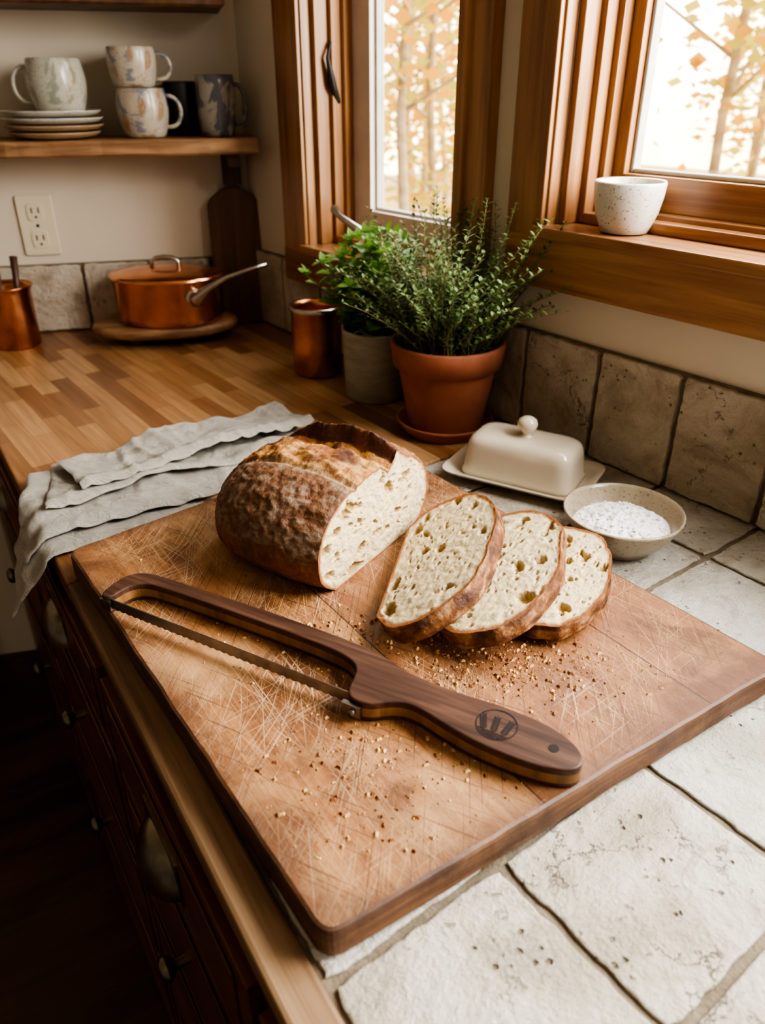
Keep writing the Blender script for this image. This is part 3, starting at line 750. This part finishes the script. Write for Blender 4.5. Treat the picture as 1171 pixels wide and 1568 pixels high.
b.done("potted_oregano",[m_grey,m_soil,m_leafb,m_stem],(OP[0],OP[1],.0005))
b=B(); TP=(.103,1.183); push=pusher(TP)
b.lathe([(.0001,0),(.064,0),(.068,.003),(.078,.018),(.080,.022),(.077,.023),(.073,.019),(.06,.010),(.0001,.009)],60,0)
b.lathe([(.0001,.010),(.058,.010),(.060,.013),(.0785,.112),(.079,.113),(.0865,.114),(.0905,.147),(.089,.151),(.084,.151),(.080,.13)],60,0)
b.lathe([(.0001,.138),(.05,.138),(.082,.134)],30,1)
for i in range(300):
    a=rr.uniform(0,2*pi); rad=.074*math.sqrt(rr.random()); x,y=rad*math.cos(a),rad*math.sin(a)
    h=rr.uniform(.04,.16) if rr.random()<.84 else rr.uniform(.16,.24)
    lean=rr.uniform(.0,.85)*(.3+rad/.07); a2=a+rr.uniform(-.8,.8)
    if h>.16: lean*=.6
    pts=[]
    for k in range(9):
        t=k/8; dx=lean*h*(t**1.6)
        pts.append(push(Vector((x+math.cos(a2)*dx+.004*math.sin(t*6+i),y+math.sin(a2)*dx+.004*math.cos(t*5+i),.135+h*t*(1-.25*lean*t)))))
    b.tube(pts,[.0009*(1-.5*k/8) for k in range(9)],4,3)
    nl_=int(h/.0062)
    for k in range(2,nl_+1):
        t=k/nl_*7.99; kk=int(t); p=pts[kk].lerp(pts[kk+1],t-kk)
        for sd in (0,pi):
            th=k*pi/2+sd+i; l=rr.uniform(.006,.0125)
            leaf(b,orient(p,(math.cos(th),math.sin(th),rr.uniform(.2,1.1))),l,l*.45,2,.1)
b.done("potted_thyme",[m_terra,m_soil,m_leaft,m_stem],(TP[0],TP[1],.0005))

# ------------------------------------------------------------ copper ware
b=B(); b.lathe([(.0001,0),(.044,0),(.047,.003),(.048,.06),(.048,.127),(.050,.129),(.050,.132),(.047,.132),(.046,.12),(.045,.01),(.0001,.008)],56,0,None,True,.01)
b.lathe([(.0505,.124),(.0515,.128),(.0505,.133),(.047,.1335)],56,1)
b.done("copper_cup",[m_copper2,m_steel],(-.128,1.475,.0005))
b=B(); b.lathe([(.0001,0),(.046,0),(.048,.003),(.048,.115),(.053,.125),(.055,.128),(.053,.130),(.047,.118),(.045,.01),(.0001,.008)],56,0,None,True,.01)
b.tube([(.01,.0,.01),(.018,.01,.10),(.024,.015,.185)],[.005,.005,.008],10,1); b.tube([(-.012,.0,.01),(-.016,.012,.10),(-.02,.018,.16)],[.004,.004,.006],10,1)
b.done("copper_utensil_cup",[m_copper2,m_darkwood],(-.80,1.655,.0005))
TX=(-.484,1.712,0)
b=B()
prof=[(.0001,.018),(.14,.018),(.150,.021),(.155,.030),(.152,.038),(.146,.041),(.0001,.041)]
b.lathe(prof,64,0,None,True,.02,1.03,.60)
for a in (.6,2.2,3.9,5.4): b.lathe([(.0001,0),(.018,0),(.018,.018)],16,1,Tr((.09*math.cos(a),.055*math.sin(a),0)))
b.done("round_wooden_trivet",[m_shelf,m_darkwood],(TX[0],TX[1],.0005),math.radians(12))
b=B(); b.lathe([(.0001,0),(.104,0),(.112,.004),(.116,.015),(.118,.092),(.121,.095),(.121,.098),(.117,.098)],64,0,None,True,0,1,.77)
b.lathe([(.123,.096),(.123,.101),(.116,.104),(.08,.110),(.04,.114),(.0001,.115)],64,0,None,True,0,1,.77)
b.tube([(-.03,0,.112),(-.028,0,.126),(-.018,0,.133),(0,0,.135),(.018,0,.133),(.028,0,.126),(.03,0,.112)],.0045,10,1)
b.lathe([(0.0001,.006),(.016,.004),(.02,0),(.02,-.004)],20,1,Tr((.075,-.076,.066))@R(math.radians(65),'X')@R(.5,'Y'))
b.tube([(.070,-.074,.062),(.085,-.092,.066),(.11,-.100,.091),(.15,-.10,.113),(.20,-.09,.128),(.232,-.085,.136)],[.014,.016,.007,.0045,.004,.0055],12,1)
b.done("copper_saucepan",[m_copper,m_steel],(TX[0]+.014,TX[1]-.001,.0420))
b=B()
b.prism(roundpoly([(-.058,0),(.058,0),(.058,.27),(.020,.30),(-.020,.30),(-.058,.27)],.012),0,.018,.002,0,Tr((0,-.026,0.001))@R(math.radians(-3.2),'X')@Mx)
b.done("leaning_cutting_board",m_brownwood,tuple(bpt(-.038,-.006)),BR)

# ------------------------------------------------------------ shelves
def live_shelf(x0,x1,y0,z0,z1):
    b=B(); n=60; pts=[]
    for i in range(n+1):
        x=x0+(x1-x0)*i/n; pts.append((x,y0+.006*noise.noise(Vector((x*9,z0*3,0)))+.004*noise.noise(Vector((x*40,1,0)))))
    b.prism(pts+[(x1,-.001),(x0,-.001)],z0,z1,.004,0)
    return b
b=live_shelf(-1.3,.016,-.155,.376,.406)
b.box((-.055,-.03,.305),(-.015,-.001,.376),1); b.box((-.968,-.03,.16),(-.932,-.001,.376),1)
for x in (-.035,-.95): b.box((x-.012,-.13,.35),(x+.012,-.03,.3758),1)
b.done("wall_shelf",[m_shelf,m_darkwood],C,BR)
b=live_shelf(-1.3,-.03,-.16,.628,.67); b.done("wall_shelf",[m_brownwood,m_darkwood],C,BR)
b=B(); z=0
for i,(r,m_) in enumerate(((.086,0),(.094,0),(.095,1),(.093,1))):
    b.lathe([(.0001,z),(r*.6,z),(r*.9,z+.005),(r,z+.011),(r+.001,z+.0125),(r-.002,z+.013),(r*.85,z+.008),(r*.6,z+.006),(.0001,z+.006)],56,m_,None,True,.01); z+=.0125
b.done("stacked_plates",[m_plates,m_cup],tuple(bpt(-.378,-.092,.4068)))
ZP=.4068+.0125*3+.0068
def mug(name,loc,r,h,mat,ang,belly=.0,hs=.030):
    b=B(); pr_=[(.0001,0),(r*.78,0),(r*.82,.002)]
    for k in range(9):
        t=k/8; pr_.append((r*(.86+.14*math.sin(min(1,t*1.3)*pi/2))+belly*math.sin(t*pi)-(belly*.5)*t,.004+(h-.005)*t))
    rt=pr_[-1][0]; pr_+=[(rt-.001,h),(rt-.004,h-.001),(rt-.004,h*.5),(r*.7,.008),(.0001,.007)]
    b.lathe(pr_,48,0,None,True,.01)
    pts=[]
    for k in range(13):
        t=k/12; a=pi*t; q=r*.93+hs*math.sin(a)**.75 if 0<t<1 else r*.9
        pts.append((q*math.cos(ang),q*math.sin(ang),h*.85+(h*.2-h*.85)*(.5-.5*math.cos(a))))
    b.tube(pts,.0052,8,0,None,flat=.8)
    return b.done(name,[mat],loc)
mug("pottery_mug",tuple(bpt(-.360,-.092,ZP)),.052,.094,m_pot1,pi+BR,.006)
mug("pottery_mug",tuple(bpt(-.205,-.088,.4068)),.048,.088,m_pot2,BR,.005)
mug("pottery_mug",tuple(bpt(-.214,-.088,.4068+.0885)),.046,.070,m_pot2,BR,.002)
mug("pottery_mug",tuple(bpt(-.058,-.088,.4068)),.039,.112,m_pot3,BR-.2,.002,.024)
b=B(); b.lathe([(.0001,0),(.028,0),(.032,.003),(.033,.098),(.032,.10),(.030,.098),(.028,.01),(.0001,.008)],40); b.done("stoneware_tumbler",m_black,tuple(bpt(-.128,-.036,.4068)))
b=B()
def rr2(w,h,r): return roundpoly([(-w/2,-h/2),(w/2,-h/2),(w/2,h/2),(-w/2,h/2)],r,5)
b.prism(rr2(.074,.124,.006),0,.006,.002,0,Mx)
for zz in (-.028,.028):
    b.prism(rr2(.034,.036,.010),.005,.0085,.0008,0,Tr((0,0,zz))@Mx)
    for xx in (-.007,.007): b.box((xx-.0014,-.0088,zz-.002),(xx+.0014,-.0084,zz+.009),1)
    b.box((-.0025,-.0088,zz-.012),(.0025,-.0084,zz-.008),1)
b.lathe([(.0001,.0075),(.003,.0075),(.0035,.006)],12,1,R(pi/2,'X'))
b.done("electrical_outlet",[m_plate,m_black],tuple(bpt(-.460,-.0008,.232)),BR)
b=B(); b.lathe([(.0001,.002),(.026,.002),(.028,0),(.031,.001),(.035,.010),(.041,.025),(.045,.045),(.0465,.062),(.0455,.0645),(.043,.063),(.040,.045),(.035,.02),(.02,.010),(.0001,.008)],56,0,None,True,.012)
b.done("ceramic_cup",m_cup,tuple(wpt(-.008,.012,.3262)))

# ------------------------------------------------------------ outside
b=B(); b.box((-16,.6,-1.6),(9,20,-1.5)); b.done("ground_outside",m_gnd,P,WR)
rr=random.Random(4)
for i,(x,y) in enumerate(((-3.0,2.1),(-4.9,3.7),(-5.6,4.5),(-6.3,4.9),(-7.2,6.2),(-3.9,3.1),(-1.75,3.2),(-2.3,4.6),(-3.4,6.6),(-1.1,4.3),(-.2,3.4),(1.2,4.5))):
    b=B(); h=rr.uniform(4.5,6)
    pts=[(.12*noise.noise(Vector((k*.5,i,0))),.1*noise.noise(Vector((k*.5,i,5))),k*h/8) for k in range(9)]
    r0=rr.uniform(.035,.06); b.tube(pts,[r0*(1-.09*k) for k in range(9)],10,0)
    for k in range(17):
        z=rr.uniform(.9,h*.9); a=rr.uniform(0,6.28); l=rr.uniform(.4,1.1)
        e=(math.cos(a)*l,math.sin(a)*l,z+l*.5); b.tube([(0,0,z),(e[0]*.5,e[1]*.5,z+l*.3),e],[.012,.008,.004],5,0)
        for q in range(75):
            t=rr.uniform(.3,1.1); c=Vector((e[0]*t,e[1]*t,z+l*.5*t))+Vector((rr.gauss(0,.2),rr.gauss(0,.2),rr.gauss(0,.2)))
            s=rr.uniform(.03,.06); M=Tr(c)@R(rr.uniform(0,6),'Z')@R(rr.uniform(0,3),'X')
            b.add([(-s,0,0),(0,-s*.7,0),(s,0,0),(0,s*.7,0)],[(0,1,2,3)],1 if rr.random()<.5 else 2,False,M)
    b.done("birch_tree",[m_bark,m_foly,m_folg],tuple(wpt(x,y,-1.5)),WR)

# ------------------------------------------------------------ world & lights
w=bpy.data.worlds.new("World"); bpy.context.scene.world=w; w.use_nodes=True; nt=w.node_tree
bg=nt.nodes["Background"]; tc=N(nt,"ShaderNodeTexCoord")
vm=N(nt,"ShaderNodeVectorMath",operation="DOT_PRODUCT"); L(nt,tc.outputs["Generated"],vm.inputs[0]); vm.inputs[1].default_value=(.788,.616,.15)
st=ramp(nt,vm.outputs["Value"],[(.0,.0),(.35,1)])
stv=math_(nt,"MULTIPLY_ADD",st,8.0,.27)
sx=N(nt,"ShaderNodeSeparateXYZ"); L(nt,tc.outputs["Generated"],sx.inputs[0])
sn=tnoise(nt,tc.outputs["Generated"],9,6,.65)
far=ramp(nt,sn,[(.36,(1,.95,.84)),(.48,(.9,.66,.30)),(.58,(.66,.60,.25)),(.68,(.9,.5,.16))])
m2=N(nt,"ShaderNodeMapRange"); L(nt,sx.outputs[2],m2.inputs[0]); m2.inputs[1].default_value=-.05; m2.inputs[2].default_value=.26; m2.inputs[3].default_value=.8; m2.inputs[4].default_value=0
band=math_(nt,"MULTIPLY",m2.outputs[0],st)
skyc=mix(nt,st,(1.0,.86,.70),(1,.97,.93))
L(nt,mix(nt,band,skyc,far),bg.inputs[0]); L(nt,stv,bg.inputs[1])
def area(name,loc,target,sx,sy,e,col):
    l=bpy.data.lights.new(name,"AREA"); l.shape="RECTANGLE"; l.size=sx; l.size_y=sy; l.energy=e; l.color=col
    o=bpy.data.objects.new(name,l); bpy.context.collection.objects.link(o); o.location=loc
    o.rotation_euler=(Vector(target)-Vector(loc)).to_track_quat('-Z','Y').to_euler()
area("added_window_lamp",tuple(wpt(.80,.35,.85)),(0,.75,0),.9,.8,62,(1,.965,.91))  # added area lamp outside the window, boosts its daylight on the foreground
try:
    bpy.context.scene.view_settings.look="AgX - High Contrast"
except Exception: pass

# ------------------------------------------------------------ camera
cd=bpy.data.cameras.new("camera"); cam=bpy.data.objects.new("camera",cd); bpy.context.collection.objects.link(cam)
cd.sensor_fit="HORIZONTAL"; cd.sensor_width=36; cd.lens=36*1175/1171
cam.location=(0,0,.5); cam.rotation_euler=(math.pi/2-math.atan(654/1175),0,0)
cd.clip_start=.01; cd.dof.use_dof=True; cd.dof.focus_distance=.8; cd.dof.aperture_fstop=7
bpy.context.scene.camera=cam
